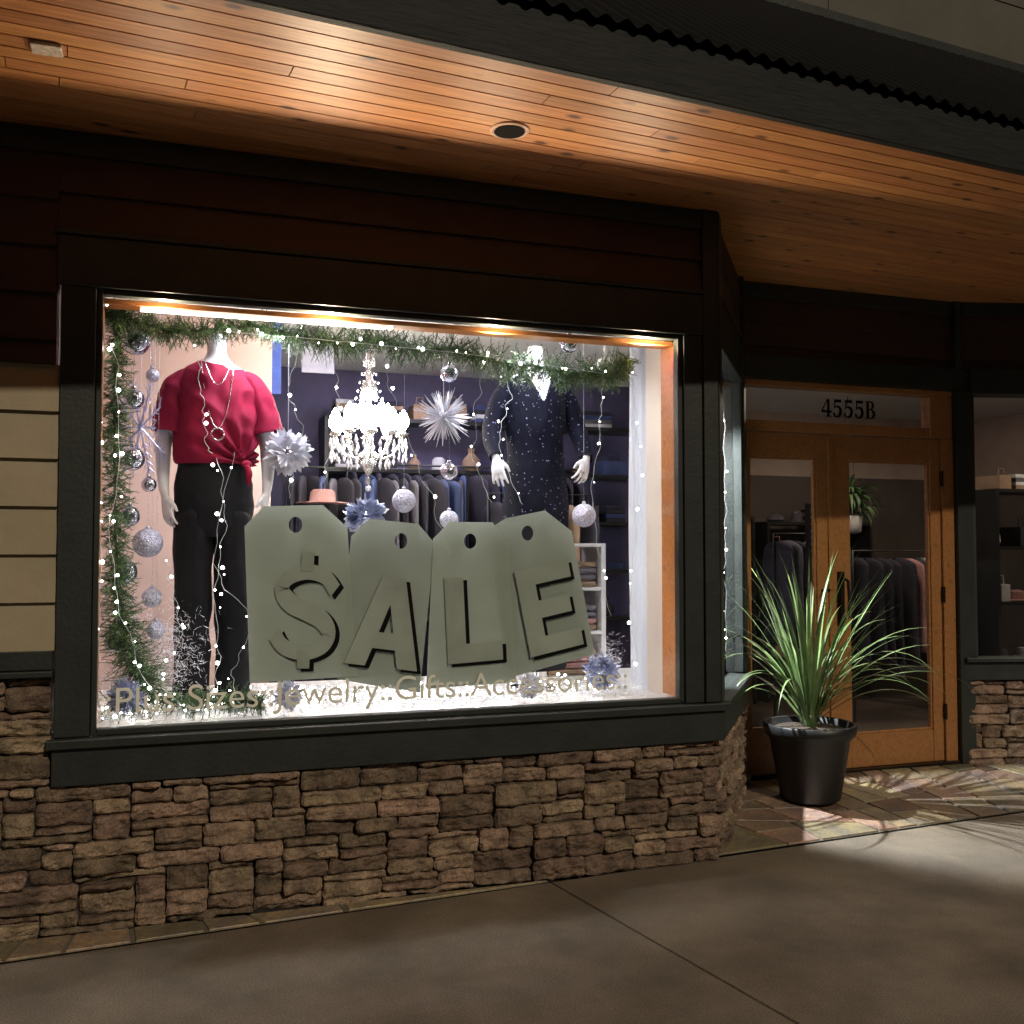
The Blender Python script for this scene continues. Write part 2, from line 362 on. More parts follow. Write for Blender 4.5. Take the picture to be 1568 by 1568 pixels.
mb.loft([(c+V((0,0,-.0105)),V((.064,0,0)),V((0,.064,0))),(c+V((0,0,-.0085)),V((.064,0,0)),V((0,.064,0)))],28,m=1)
mb.build("recessed_downlight",[pm("copper_trim",(.65,.42,.30),rough=.4),pm("can_black",(.006,.005,.005),rough=.9,spec=.1)],B)
mb=MB(); mb.box(-.45,-.35,-.76,-.68,3.286,3.2995)
mb.build("soffit_vent",pm("vent",(.62,.52,.42),(.35,.28,.22),scale=60,rough=.5),B,bevel=.003)

# ------------------------------------------------------------------ ground
def polyclip(poly,p,nrm):
    out=[]
    for i in range(len(poly)):
        a=poly[i];b=poly[(i+1)%len(poly)];da=(a-p).dot(nrm);db=(b-p).dot(nrm)
        if da>=0: out.append(a)
        if (da>=0)!=(db>=0): out.append(a+(b-a)*(da/(da-db)))
    return out
def area(p):
    return abs(sum(p[i].x*p[(i+1)%len(p)].y-p[(i+1)%len(p)].x*p[i].y for i in range(len(p))))/2
rf=random.Random(11)
def split(poly,amax,out):
    A=area(poly)
    if A<amax*rf.uniform(.5,1.3) or len(poly)<3: out.append(poly); return
    ce=sum(poly,V((0,0)))/len(poly)
    best=max(((poly[i]-poly[j]) for i in range(len(poly)) for j in range(i)),key=lambda d:d.length)
    ax=V((1,SL)) if abs(best.x)>abs(best.y) else V((-SL,1))
    an=rf.uniform(-.35,.35); ax=V((ax.x*math.cos(an)-ax.y*math.sin(an),ax.x*math.sin(an)+ax.y*math.cos(an))).normalized()
    ce=ce+ax*rf.uniform(-.15,.15)*best.length*.5
    for s in (1,-1):
        q=polyclip(poly,ce,ax*s)
        if len(q)>=3: split(q,amax,out)
def flags(name,poly,amax,zf):
    out=[]; split([V(p) for p in poly],amax,out); mb=MB()
    for q in out:
        if area(q)<.004: continue
        ce=sum(q,V((0,0)))/len(q); g=.008; r=[]
        for p in q:
            d=(ce-p); r.append(p+d*(g*1.4/max(d.length,.03)))
        dz=rf.uniform(0,.002); n=len(r)
        bot=[V((p.x,p.y,zf(p)-.004)) for p in r]; top=[V((p.x+(ce.x-p.x)*.02,p.y+(ce.y-p.y)*.02,zf(p)+.004+dz)) for p in r]
        sg=sum(q[i].x*q[(i+1)%n].y-q[(i+1)%n].x*q[i].y for i in range(n))
        if sg<0: bot=bot[::-1];top=top[::-1]
        mb.add(bot+top,[tuple(range(n,2*n))]+[(i,(i+1)%n,n+(i+1)%n,n+i) for i in range(n)],rf.random())
    mb.build(name,M_flag,bevel=.002)
def zs(p):
    d=p.y-(-.16+.083*p.x); return .006+max(0,min(.095,d*.105))
entry=[(2.69,.07),(7.6,.475),(5.25,1.13),(3.5,1.13)]
flags("flagstone_paving",entry,.085,zs)
flags("flagstone_paving",[(-3.4,-.442),(1.75,-.015),(-3.4,.02)],.06,lambda p:.004)
mb=MB(); mb.add([V((x,y,zs(V((x,y)))-.004)) for x,y in entry],[(0,1,2,3)]); mb.add([(-3.4,-.442,.001),(1.75,-.015,.001),(-3.4,.03,.001)],[(0,1,2)])
mb.build("flagstone_grout",pm("grout",(.17,.15,.12),rough=.9,scale=20))
mb=MB(); J=V((.25,-1.58,0)).normalized()
def S(a,b):
    return V((1.745,-.015,0))+V((1,.083,0)).normalized()*a+J*b
A=[-12,-9,-6,-3.0,0,3.2,6.4,9.6,12.8]; Bv=[0.004,2.9,5.4]
for i in range(len(A)-1):
    for j in range(2):
        g=.004; q=[S(A[i]+g,Bv[j]+g),S(A[i]+g,Bv[j+1]-g),S(A[i+1]-g,Bv[j+1]-g),S(A[i+1]-g,Bv[j]+g)]
        mb.hexa([p+V((0,0,-.12)) for p in q]+[p for p in q],random.random())
mb.build("concrete_sidewalk",M_conc,bevel=.005)
mb=MB(); q=[S(-12,5.42),S(-12,5.57),S(12.8,5.57),S(12.8,5.42)]
mb.hexa([p+V((0,0,-.2)) for p in q]+q); mb.build("kerb",M_conc,bevel=.012)
mb=MB(); mb.add([(-200,-200,-.13),(200,-200,-.13),(200,200,-.13),(-200,200,-.13)],[(0,1,2,3)]); mb.build("asphalt_ground",M_asph)

# ------------------------------------------------------------------ interior
room=[(-3.1,.21),(2.58,.21),(3.40,1.28),(5.15,1.28),(8.05,.52),(8.6,.45),(8.6,5.6),(-3.1,5.6)]
mb=MB()
mb.prism(room,.0,.06,m=0); mb.prism(room,3.02,3.1,m=1)
mb.box(-.62,-.45,.215,2.0,.06,3.02,m=2)
mb.box(-.45,.62,1.75,1.85,.06,3.02,m=2)
mb.box(.62,4.2,3.6,3.7,.06,3.02,m=3); mb.box(4.1,4.2,3.7,4.6,.06,3.02,m=3)
mb.box(.55,.62,1.85,3.6,.06,3.02,m=3)
mb.box(4.2,8.6,4.6,4.7,.06,2.35,m=4); mb.box(8.6,8.7,.45,4.6,.06,2.35,m=4); mb.box(-3.2,-3.1,.21,5.6,.0,3.1,m=4)
mb.box(4.2,8.6,4.6,4.7,2.352,3.02,m=5); mb.box(8.6,8.7,.45,4.6,2.352,3.02,m=5)
mb.box(2.483,2.585,.21,.43,.80,3.02,m=6); mb.box(2.483,2.56,.105,.209,.80,2.62,m=6)
mb.prism([(-.44,.12),(2.60,.12),(3.34,1.08),(3.34,1.45),(-.44,1.45)],.76,.80,m=1)
mb.box(-.44,3.3,1.40,1.45,.06,.758,m=1)
mb.build("interior_room",[M_floor,M_white,M_beige,M_blue,M_brown,M_upb,M_cream],B)
mb=MB(); vs=[];fs=[]; n=60
for i in range(n+1):
    t=i/n; x=2.50+.02*math.sin(t*34)+.012*math.sin(t*81); y=.44+.42*t
    for k in range(9):
        z=.80+1.95*k/8; w=1+.25*math.sin(k*.9+i*.2)
        vs.append((2.50+(x-2.50)*w+.10*t,y,z))
for i in range(n):
    for k in range(8): a=i*9+k; fs.append((a,a+1,a+10,a+9))
mb.add(vs,fs); mb.build("sheer_curtain",sheer_mat("sheer",(.85,.85,.9),.45,.15),smooth=True)

# ------------------------------------------------------------------ mannequins
def lerp_keys(keys,n):
    out=[]; m=len(keys)-1
    for i in range(n+1):
        t=i/n*m; k=min(int(t),m-1); f=t-k
        p0=keys[max(k-1,0)];p1=keys[k];p2=keys[k+1];p3=keys[min(k+2,m)]
        out.append([.5*((2*b)+(-a+c)*f+(2*a-5*b+4*c-d)*f*f+(-a+3*b-3*c+d)*f**3) for a,b,c,d in zip(p0,p1,p2,p3)])
    return out
def zl(mb,keys,n,nu=40,**kw):
    mb.loft([(V((k[1],k[2],k[0])),V((max(k[3],.002),0,0)),V((0,max(k[4],.002),0))) for k in lerp_keys(keys,n)],nu,**kw)
def pl(mb,keys,n,nu=16,**kw):
    K=lerp_keys(keys,n); mb.tube([k[:3] for k in K],[k[3] for k in K],nu,**kw)
def hand(mb,Wp,D,Nn,Sd,curl=.35):
    Wp=V(Wp);D=V(D).normalized();Nn=V(Nn);Nn=(Nn-D*Nn.dot(D)).normalized();Sd=V(Sd);Sd=(Sd-D*Sd.dot(D)-Nn*Sd.dot(Nn)).normalized()
    mb.loft([(Wp+D*a,Sd*w,Nn*h) for a,w,h in ((-.02,.024,.018),(.01,.026,.017),(.04,.037,.016),(.07,.040,.014),(.088,.038,.011))],16)
    for o,L,sp in ((.031,.074,.14),(.010,.082,.03),(-.011,.076,-.07),(-.030,.058,-.20)):
        p=Wp+D*.078+Sd*o; d=(D+Sd*sp).normalized(); pts=[p];rs=[.0088]
        ang=0
        for q,(l,r) in enumerate(((.42,.0084),(.33,.0075),(.25,.0062))):
            ang+=curl*(.5 if q==0 else 1)*(1+abs(o)*6)
            dd=d*math.cos(ang)+Nn*math.sin(ang); p=p+dd*L*l; pts.append(p); rs.append(r)
        mb.tube(pts,rs,10)
    p=Wp+D*.022+Sd*.024; d=(D*.75+Sd*.62+Nn*.25).normalized()
    q=p+d*.045; r=q+(D*.95+Sd*.2+Nn*.3).normalized()*.032
    mb.tube([p,q,r],[.014,.0105,.007],10)
M_manq=pm("mannequin_gloss",(.70,.68,.71),(.68,.66,.69),rough=.3,scale=2)
E1=empty("mannequin"); mb=MB(); X=.24; Yc=.56
zl(mb,[(2.60,X,Yc,.042,.046),(2.56,X,Yc,.044,.050),(2.50,X,Yc,.05,.052),(2.46,X,Yc,.085,.062),(2.42,X,Yc,.15,.075),(2.36,X,Yc,.17,.09),(2.22,X,Yc,.16,.11),(2.05,X,Yc,.135,.10),(1.90,X,Yc,.15,.10)],40)
for s,L in ((-1,[(.09,.57,2.37,.050),(.04,.575,2.25,.046),(.005,.57,2.10,.040),(.0,.555,1.98,.034),(.005,.53,1.86,.025),(.012,.52,1.82,.022)]),(1,[(.39,.57,2.37,.050),(.445,.575,2.25,.046),(.480,.57,2.10,.040),(.486,.55,1.98,.034),(.48,.51,1.88,.026),(.475,.50,1.84,.022)])):
    pl(mb,L,20)
hand(mb,(.012,.52,1.815),(.12,-.05,-1),(.6,.3,-.1),(.3,-1,0),.25)
hand(mb,(.475,.50,1.835),(-.1,-.1,-1),(-.6,.3,0),(-.3,-1,0),.35)
mb.build("body",M_manq,E1,smooth=True,remesh=.005)
def fold(amp,sx,sz,seed,knot=None):
    def f(p,a,t,ce):
        d=(p-ce); d.z=0; dn=d.normalized() if d.length>1e-5 else V((0,0,0))
        w=noise.noise(V((p.x*sx+p.z*sz*.4,p.y*sx*.6,p.z*sz+seed)))
        w=(1-abs(w)*2.4)*.8+noise.noise(V((p.x*sx*2.3,seed,p.z*sz*2.1)))*.5
        if knot:
            k=V(knot); q=p-k; an=math.atan2(q.z,q.x); r=q.length
            w+= 1.1*math.sin(an*17+r*8)*max(0,1-r/.36)
        return p+dn*amp*w
    return f
mb=MB()
zl(mb,[(1.965,X+.01,Yc,.145,.118),(1.975,X,Yc,.178,.132),(2.02,X,Yc,.186,.136),(2.12,X,Yc,.186,.137),(2.22,X,Yc,.187,.136),(2.31,X,Yc,.186,.125),(2.37,X,Yc,.176,.108),(2.41,X,Yc,.155,.092),(2.44,X,Yc,.122,.080),(2.462,X,Yc,.090,.070),(2.476,X,Yc,.074,.064)],84,110,cap=False,disp=fold(.020,8,5.5,3,(.37,.42,1.97)),
   keep=lambda p: not (p.y<Yc and p.z>2.445+((p.x-X)**2)*3.0))
for sgn,L in ((-1,[(.15,Yc,2.385,.045),(.105,Yc,2.372,.060),(.062,Yc,2.33,.068),(.040,Yc,2.26,.071),(.030,Yc,2.19,.074),(.022,Yc,2.12,.079)]),(1,[(.33,Yc,2.385,.045),(.375,Yc,2.372,.060),(.418,Yc,2.33,.068),(.445,Yc,2.26,.071),(.465,Yc,2.19,.074),(.482,Yc,2.13,.079)])):
    K=lerp_keys(L,30); mb.tube([k[:3] for k in K],[k[3] for k in K],44,cap=False,disp=fold(.010,11,9,9+sgn))
mb.sphere((.375,.428,1.965),.022,16,10,sc=(1.1,.6,.9))
pl(mb,[(.375,.425,1.96,.014),(.386,.42,1.92,.016),(.385,.425,1.89,.013),(.392,.43,1.86,.004)],14,12)
o=mb.build("red_tee",pm("red_knit",(.27,.005,.038),(.19,.0035,.029),rough=.8,scale=9,bump=.12,bscale=300,spec=.25),E1,smooth=True)
sd=o.modifiers.new("so",'SOLIDIFY'); sd.thickness=.003
mb=MB()
zl(mb,[(1.62,X-.005,Yc,.060,.10),(1.66,X-.005,Yc,.14,.12),(1.72,X-.006,Yc,.178,.126),(1.80,X-.006,Yc,.181,.131),(1.90,X-.008,Yc,.172,.128),(2.02,X-.01,Yc,.145,.115)],34,72,disp=fold(.007,10,9,5))
for s,cx in ((-1,.142),(1,.328)):
    zl(mb,[(.86,cx-.0,.57,.080,.088),(1.1,cx,.57,.080,.088),(1.35,cx,.57,.083,.09),(1.6,cx,Yc,.089,.104),(1.72,cx-s*.004,Yc,.082,.112),(1.78,cx-s*.02,Yc,.05,.08)],50,48,disp=fold(.010,11,5,12+s))
M_pant=pm("black_cloth",(.007,.007,.010),rough=.85,scale=20,bump=.1,bscale=200,spec=.2)
mb.build("black_trousers",M_pant,E1,smooth=True)
mb=MB()
for cx in (.142,.328):
    K=[((cx,.62,.845),.035,.045),((cx,.57,.84),.04,.04),((cx,.50,.83),.042,.03),((cx,.44,.825),.036,.024),((cx,.405,.822),.02,.015)]
    mb.loft([(V(c),V((a,0,0)),V((0,0,b))) for c,a,b in K],16)
mb.build("shoes",M_black,E1,smooth=True)
mb=MB(); pts=[]
for i in range(25):
    t=i/24*2-1; pts.append((X+t*.075,Yc-.099-.062*(1-t*t),2.46-.33*(1-t*t)**.8))
mb.tube(pts,.0022,6)
mb.tube([(X+.028*math.cos(i/20*6.283),Yc-.167,2.10+.028*math.sin(i/20*6.283)) for i in range(21)],.004,6)
pts=[(X+(i/16*2-1)*.062,Yc-.095-.057*(1-(i/8-1)**2),2.465-.13*(1-(i/8-1)**2)) for i in range(17)]
mb.tube(pts,.0018,6)
mb.build("necklace",pm("silver",(.8,.8,.82),rough=.2,metal=1),E1,smooth=True)
E2=empty("mannequin"); mb=MB(); X2=1.97; Y2=.78
zl(mb,[(2.70,X2,Y2,.042,.046),(2.66,X2,Y2,.044,.050),(2.60,X2,Y2,.05,.052),(2.56,X2,Y2,.085,.062),(2.52,X2,Y2,.15,.075),(2.46,X2,Y2,.17,.09),(2.32,X2,Y2,.16,.11),(2.15,X2,Y2,.135,.10),(2.0,X2,Y2,.15,.10)],40)
arms2=([(1.835,.79,2.475,.048),(1.775,.80,2.39,.048),(1.725,.80,2.26,.042),(1.70,.74,2.16,.036),(1.695,.66,2.08,.027),(1.69,.63,2.055,.023)],
       [(2.105,.79,2.475,.048),(2.175,.80,2.39,.048),(2.225,.80,2.26,.042),(2.235,.74,2.17,.036),(2.225,.66,2.09,.027),(2.215,.63,2.065,.023)])
for L in arms2: pl(mb,L,20)
hand(mb,(1.69,.63,2.05),(.06,-.25,-1),(.5,.5,-.1),(.4,-1,.2),.22)
hand(mb,(2.215,.63,2.06),(-.35,-.3,-.9),(-.4,.6,-.3),(-.6,-.7,.3),.4)
mb.build("body",M_manq,E2,smooth=True,remesh=.005)
M_seq=pm("sequin_navy",(.003,.003,.012),rough=.7,scale=60,bump=.4,bscale=260,spec=.12)
nt=M_seq.node_tree; vo=nt.nodes.new('ShaderNodeTexVoronoi'); vo.inputs['Scale'].default_value=180; tcn=nt.nodes.new('ShaderNodeTexCoord')
nt.links.new(tcn.outputs['Object'],vo.inputs['Vector'])
sx=nt.nodes.new('ShaderNodeSeparateColor'); nt.links.new(vo.outputs['Color'],sx.inputs[0])
gt=nt.nodes.new('ShaderNodeMath'); gt.operation='GREATER_THAN'; gt.inputs[1].default_value=.988; nt.links.new(sx.outputs[0],gt.inputs[0])
mxx=nt.nodes.new('ShaderNodeMix'); mxx.data_type='RGBA'; mxx.inputs['A'].default_value=(.002,.0022,.009,1); mxx.inputs['B'].default_value=(.22,.22,.34,1)
nt.links.new(gt.outputs[0],mxx.inputs['Factor']); nt.links.new(mxx.outputs['Result'],nt.nodes['Principled BSDF'].inputs['Base Color'])
mb=MB()
zl(mb,[(1.70,X2,Y2,.190,.145),(1.82,X2,Y2,.185,.142),(1.95,X2,Y2,.172,.132),(2.12,X2,Y2,.156,.122),(2.28,X2,Y2,.172,.132),(2.40,X2,Y2,.180,.122),(2.47,X2,Y2,.172,.105),(2.51,X2,Y2,.152,.092),(2.54,X2,Y2,.120,.080),(2.562,X2,Y2,.090,.070),(2.576,X2,Y2,.074,.064)],110,160,cap=False,disp=fold(.008,8,5,33),
   keep=lambda p: not (p.y<Y2 and p.z>2.37 and abs(p.x-X2)<(p.z-2.37)*.45))
for sgn,L in zip((-1,1),arms2):
    K=lerp_keys([(a,b,c,r+.013) for a,b,c,r in L],30)
    mb.tube([k[:3] for k in K],[k[3] for k in K],32,cap=False)
mb.build("navy_sequin_top",M_seq,E2,smooth=True)
mb=MB()
zl(mb,[(.90,X2,Y2,.17,.13),(1.3,X2,Y2,.175,.135),(1.7,X2,Y2,.18,.135),(1.85,X2,Y2,.168,.128)],50,64,disp=fold(.012,9,1.5,44))
mb.build("black_skirt",M_pant,E2,smooth=True)
mb=MB(); pts=[(X2+(i/12-1)*.07,Y2-.085-.03*(1-(i/12-1)**2),2.56-.12*(1-(i/12-1)**2)) for i in range(25)]; mb.tube(pts,.003,6)
mb.build("necklace",pm("gold",(.8,.6,.3),rough=.25,metal=1),E2,smooth=True)
mb=MB(); mb.lathe((X2,Y2,.80),[(.14,0),(.14,.008),(.02,.012),(.015,.1),(.015,.2)]); mb.build("stand_base",pm("chrome",(.7,.7,.7),rough=.2,metal=1),E2,smooth=False)

# ------------------------------------------------------------------ chandelier
EC=empty("chandelier"); cx,cy=1.11,1.2
mb=MB()
mb.lathe((cx,cy,0),[(.004,1.93),(.018,1.95),(.006,1.98),(.03,2.02),(.05,2.06),(.02,2.10),(.014,2.18),(.03,2.22),(.045,2.27),(.02,2.32),(.012,2.40),(.03,2.45),(.05,2.49),(.022,2.53),(.012,2.60),(.026,2.65),(.01,2.70),(.004,2.78)],20)
mb.tube([(cx,cy,2.78),(cx,cy,3.02)],.005,6)
tips=[]; NA=10
for k in range(NA):
    a=k*2*math.pi/NA+.2; c,s=math.cos(a),math.sin(a)
    pts=[(cx+c*r,cy+s*r,z) for r,z in ((.03,2.12),(.08,2.08),(.14,2.10),(.19,2.17),(.20,2.21))]
    mb.tube(pts,.006,8); mb.lathe((cx+c*.20,cy+s*.20,0),[(.006,2.205),(.03,2.215),(.034,2.225),(.010,2.23)],12); tips.append((c,s,.20,2.225))
for k in range(6):
    a=k*2*math.pi/6; c,s=math.cos(a),math.sin(a)
    pts=[(cx+c*r,cy+s*r,z) for r,z in ((.02,2.36),(.05,2.28),(.09,2.26),(.11,2.28))]
    mb.tube(pts,.005,8); tips.append((c,s,.11,2.27))
mb.build("frame",pm("chandelier_metal",(.75,.72,.68),rough=.25,metal=.8),EC,smooth=True)
mb=MB(); mbb=MB()
for c,s,r,z in tips:
    mb.lathe((cx+c*r,cy+s*r,0),[(.010,z),(.010,z+.02)],10)
    mbb.lathe((cx+c*r,cy+s*r,0),[(.010,z+.02),(.030,z+.045),(.034,z+.070),(.022,z+.105),(.003,z+.135)],14)
mb.build("candle_sleeves",M_white,EC,smooth=True); mbb.build("flame_bulbs",emis("bulb",(1,.92,.80),90,False),EC,smooth=True)
mb=MB()
def crystal(p,h,r):
    p=V(p); mb.add([p,p+V((r,0,-h*.55)),p+V((0,r,-h*.55)),p+V((-r,0,-h*.55)),p+V((0,-r,-h*.55)),p+V((0,0,-h))],[(0,1,2),(0,2,3),(0,3,4),(0,4,1),(5,2,1),(5,3,2),(5,4,3),(5,1,4)])
for k in range(30):
    a=k*2*math.pi/30; crystal((cx+.215*math.cos(a),cy+.215*math.sin(a),2.20-.02*(k%2)),.06,.011); crystal((cx+.215*math.cos(a),cy+.215*math.sin(a),2.125-.02*(k%2)),.05,.009)
for k in range(16):
    a=k*2*math.pi/16; crystal((cx+.12*math.cos(a),cy+.12*math.sin(a),2.08),.06,.010)
for k in range(10):
    a=k*2*math.pi/10; crystal((cx+.045*math.cos(a),cy+.045*math.sin(a),2.47),.05,.009); crystal((cx+.03*math.cos(a),cy+.03*math.sin(a),2.66),.04,.007)
for k in range(NA):
    a=k*2*math.pi/NA+.2
    for i in range(15):
        t=i/14; r=.03+.17*t; z=2.62-.40*t-.10*math.sin(t*math.pi); mb.sphere((cx+r*math.cos(a),cy+r*math.sin(a),z),.006,6,4)
mb.sphere((cx,cy,1.91),.018,10,8)
mb.build("crystal_drops",pm("crystal",(.9,.9,.95),rough=.05,metal=.4,spec=1,scale=3),EC)

# ------------------------------------------------------------------ SALE tags
M_tag=sheer_mat("tag_film",(.475,.53,.475),.14,.08); M_tag2=sheer_mat("tag_film_b",(.415,.465,.415),.14,.08)
M_face=pm("letter_face",(.42,.465,.415),rough=.7,scale=3); M_shadow=pm("letter_black",(.003,.003,.003),rough=.8,spec=.1)
def curve(name,loops,y,th,mat,parent):
    cu=bpy.data.curves.new(name,'CURVE'); cu.dimensions='2D'; cu.fill_mode='BOTH'; cu.extrude=th/2
    for lp in loops:
        sp=cu.splines.new('POLY'); sp.points.add(len(lp)-1)
        for i,(x,z) in enumerate(lp): sp.points[i].co=(x,z,0,1)
        sp.use_cyclic_u=True
    o=obj(name,cu,parent); o.rotation_euler=(math.pi/2,0,0); o.location=(0,y,0); cu.materials.append(mat); return o
def circ(cx,cz,rx,rz): return [(cx+rx*math.cos(a*math.pi/12),cz+rz*math.sin(a*math.pi/12)) for a in range(24)]
ES=empty("sale_sign")
T=[([(.34,1.66),(.42,1.75),(.68,1.76),(.79,1.66),(.84,.99),(.37,.98)],(.56,1.67),.052),
   ([(.81,1.62),(.89,1.70),(1.12,1.68),(1.20,1.59),(1.13,.90),(.75,.98)],(1.04,1.60),.060),
   ([(1.19,1.61),(1.27,1.69),(1.48,1.69),(1.56,1.58),(1.60,.93),(1.16,.92)],(1.37,1.60),.052),
   ([(1.46,1.655),(1.55,1.71),(1.75,1.75),(1.89,1.65),(2.01,1.05),(1.56,.95)],(1.66,1.64),.060)]
for i,(pl_,h,y) in enumerate(T): curve("tag_%d"%(i+1),[pl_,circ(h[0],h[1],.030,.036)],y,.003,M_tag2 if i%2 else M_tag,ES)
def letter(name,loops,ox,oz,w,h,rot,y):
    def tr(lp,dx=0,dz=0):
        r=[]
        for a,b in lp:
            x=(a-.5)*w;z=(b-.5)*h
            r.append((ox+x*math.cos(rot)-z*math.sin(rot)+dx,oz+x*math.sin(rot)+z*math.cos(rot)+dz))
        return r
    for nm,dx,dz,yy,mt in ((name+"_shadow",.020,-.014,y+.003,M_shadow),(name,0,0,y,M_face)):
        if len(loops[0])>30:
            lp=tr(loops[0],dx,dz); n=len(lp); mbx=MB()
            mbx.add([(x,yy,z) for x,z in lp],[(i,i+1,n-2-i,n-1-i) for i in range(n//2-1)]); mbx.build(nm,mt,ES)
        else: curve(nm,[tr(l,dx,dz) for l in loops],yy,.0012,mt,ES)
LA=[[(0,0),(.34,1),(.66,1),(1,0),(.72,0),(.655,.20),(.345,.20),(.28,0)],[(.40,.38),(.60,.38),(.5,.70)]]
LL=[[(0,0),(0,1),(.34,1),(.34,.22),(1,.22),(1,0)]]
LE=[[(0,0),(0,1),(1,1),(1,.80),(.33,.80),(.33,.61),(.9,.61),(.9,.41),(.33,.41),(.33,.20),(1,.20),(1,0)]]
def ribbon(pts,wid):
    K=lerp_keys([(*p,w) for p,w in zip(pts,wid)],60); l=[];r=[]
    for i,k in enumerate(K):
        a=K[max(i-1,0)];b=K[min(i+1,60)]; dx,dz=b[0]-a[0],b[1]-a[1]; n=math.hypot(dx,dz) or 1
        l.append((k[0]-dz/n*k[2]/2,k[1]+dx/n*k[2]/2)); r.append((k[0]+dz/n*k[2]/2,k[1]-dx/n*k[2]/2))
    return l+r[::-1]
SP=[(.97,.74),(.80,.89),(.5,.94),(.20,.87),(.10,.73),(.24,.60),(.5,.51),(.76,.42),(.90,.27),(.80,.12),(.5,.05),(.18,.11),(.02,.25)]
Sl=ribbon(SP,[.20,.18,.17,.18,.22,.23,.22,.23,.22,.18,.17,.18,.20])
letter("letter_s",[Sl],.605,1.285,.27,.40,-.04,.040)
letter("letter_s_bar_top",[[(0,0),(0,1),(1,1),(1,0)]],.613,1.505,.055,.085,-.04,.0385)
letter("letter_s_bar_bottom",[[(0,0),(0,1),(1,1),(1,0)]],.597,1.075,.055,.08,-.04,.0385)
letter("letter_a",LA,.975,1.23,.34,.41,-.15,.040)
letter("letter_l",LL,1.385,1.235,.27,.40,.05,.040)
letter("letter_e",LE,1.765,1.28,.28,.42,.20,.040)
def text(name,body,x,y,z,size,mat,parent,ext=.001,off=0,space=1):
    cu=bpy.data.curves.new(name,'FONT'); cu.body=body; cu.size=size; cu.extrude=ext; cu.offset=off; cu.space_character=space
    cu.materials.append(mat); o=obj(name,cu,parent); o.location=(x,y,z); o.rotation_euler=(math.pi/2,0,0); return o
M_vin=pm("cream_vinyl",(.90,.90,.78),(.87,.86,.74),rough=.6)
text("window_lettering","::Plus Sizes::Jewelry::Gifts::Accessories::",-.25,.031,.878,.156,M_vin,B,ext=.0006,off=-.0006,space=.99)
mb=MB()
def gl(loop,ox,oz,s,y):
    n=len(loop)//2
    pts=[V((ox+x*s*.72,y,oz+z*s)) for x,z in loop]
    if len(loop)>8: mb.add(pts,[(i,i+1,len(loop)-2-i,len(loop)-1-i) for i in range(n-1)])
    else: mb.add(pts,[tuple(range(len(loop)))])
R_=lambda a,b,c,d:[(a,c),(b,c),(b,d),(a,d)]
def glyph(ch,ox,oz,s,y):
    G=[]
    if ch=='4': G=[R_(.52,.76,0,1),[(.52,1),(.62,1),(.14,.34),(.0,.34)],R_(0,.95,.23,.36),R_(.38,.90,0,.06)]
    if ch=='5': G=[R_(.16,.82,.84,1),R_(.16,.27,.48,.86),ribbon([(.18,.52),(.4,.60),(.66,.52),(.74,.32),(.62,.10),(.36,.03),(.12,.10)],[.06,.10,.20,.27,.20,.10,.14]),R_(.05,.22,.1,.25)]
    if ch=='B': G=[R_(.12,.37,0,1),R_(0,.5,0,.06),R_(0,.5,.94,1),ribbon([(.3,.97),(.58,.95),(.72,.76),(.56,.55),(.3,.53)],[.06,.10,.25,.10,.05]),ribbon([(.3,.52),(.62,.50),(.82,.27),(.62,.04),(.3,.03)],[.05,.10,.27,.10,.06])]
    for i,l in enumerate(G): gl(l,ox,oz,s,y-.0004*i)
for i,ch in enumerate("4555B"): glyph(ch,4.14+i*.088,2.452,.12,1.138)
mb.build("address_number",M_shadow,B)

# ------------------------------------------------------------------ garland
M_garl=pm("garland_needles",(.10,.18,.06),(.05,.11,.045),rough=.5,scale=30,rnd=.5)
rg=random.Random(5)
def sprig(mb,p,d,L,nn=16):
    d=d.normalized(); ax=d.orthogonal().normalized(); c=rg.random()
    mb.tube([p,p+d*L],[.0022,.001],4,c=.1)
    for i in range(nn):
        t=(i+.5)/nn; a=i*2.4+rg.random(); q=p+d*L*t
        out=(Matrix.Rotation(a,3,d)@ax); dr=(out*.85+d*.6).normalized(); l=rg.uniform(.020,.034)*(1-.3*t)
        sd_=dr.cross(d).normalized()*.0019
        mb.add([q-sd_,q+sd_,q+dr*l],[(0,1,2)],min(1,max(0,c+rg.uniform(-.2,.2))))
def garl(mb,keys,n,per,thick):
    K=lerp_keys(keys,n)
    mb.tube([k[:3] for k in K],.006,6,c=.1)
    for k in range(n):
        p=V(K[k][:3]); t=(V(K[k+1][:3])-p).normalized()
        for _ in range(per):
            a=rg.random()*6.283; o=Matrix.Rotation(a,3,t)@t.orthogonal().normalized()
            if o.y<-.3: o.y*=.6
            sprig(mb,p+V([rg.uniform(-.01,.01) for _ in range(3)]),o+t*rg.uniform(-.9,.9)+V((0,0,-.2)),rg.uniform(.5,1)*K[k][3]*thick,14)
mb=MB()
garl(mb,[(-.25,.21,2.60,.10),(-.10,.21,2.56,.09),(.05,.21,2.53,.11),(.22,.21,2.555,.10),(.41,.21,2.58,.10),(.60,.21,2.54,.12),(.77,.21,2.53,.12),(.95,.21,2.56,.10),(1.14,.21,2.52,.13),(1.34,.21,2.54,.11),(1.53,.21,2.49,.14),(1.75,.21,2.48,.14),(1.95,.21,2.455,.14),(2.1,.21,2.47,.13),(2.2,.21,2.48,.13),(2.27,.21,2.55,.07)],170,10,.98)
garl(mb,[(-.19,.21,2.60,.09),(-.20,.22,2.3,.12),(-.20,.22,2.0,.12),(-.19,.22,1.6,.13),(-.17,.22,1.3,.15),(-.12,.22,1.1,.18),(-.05,.24,.94,.18)],120,9,.85)
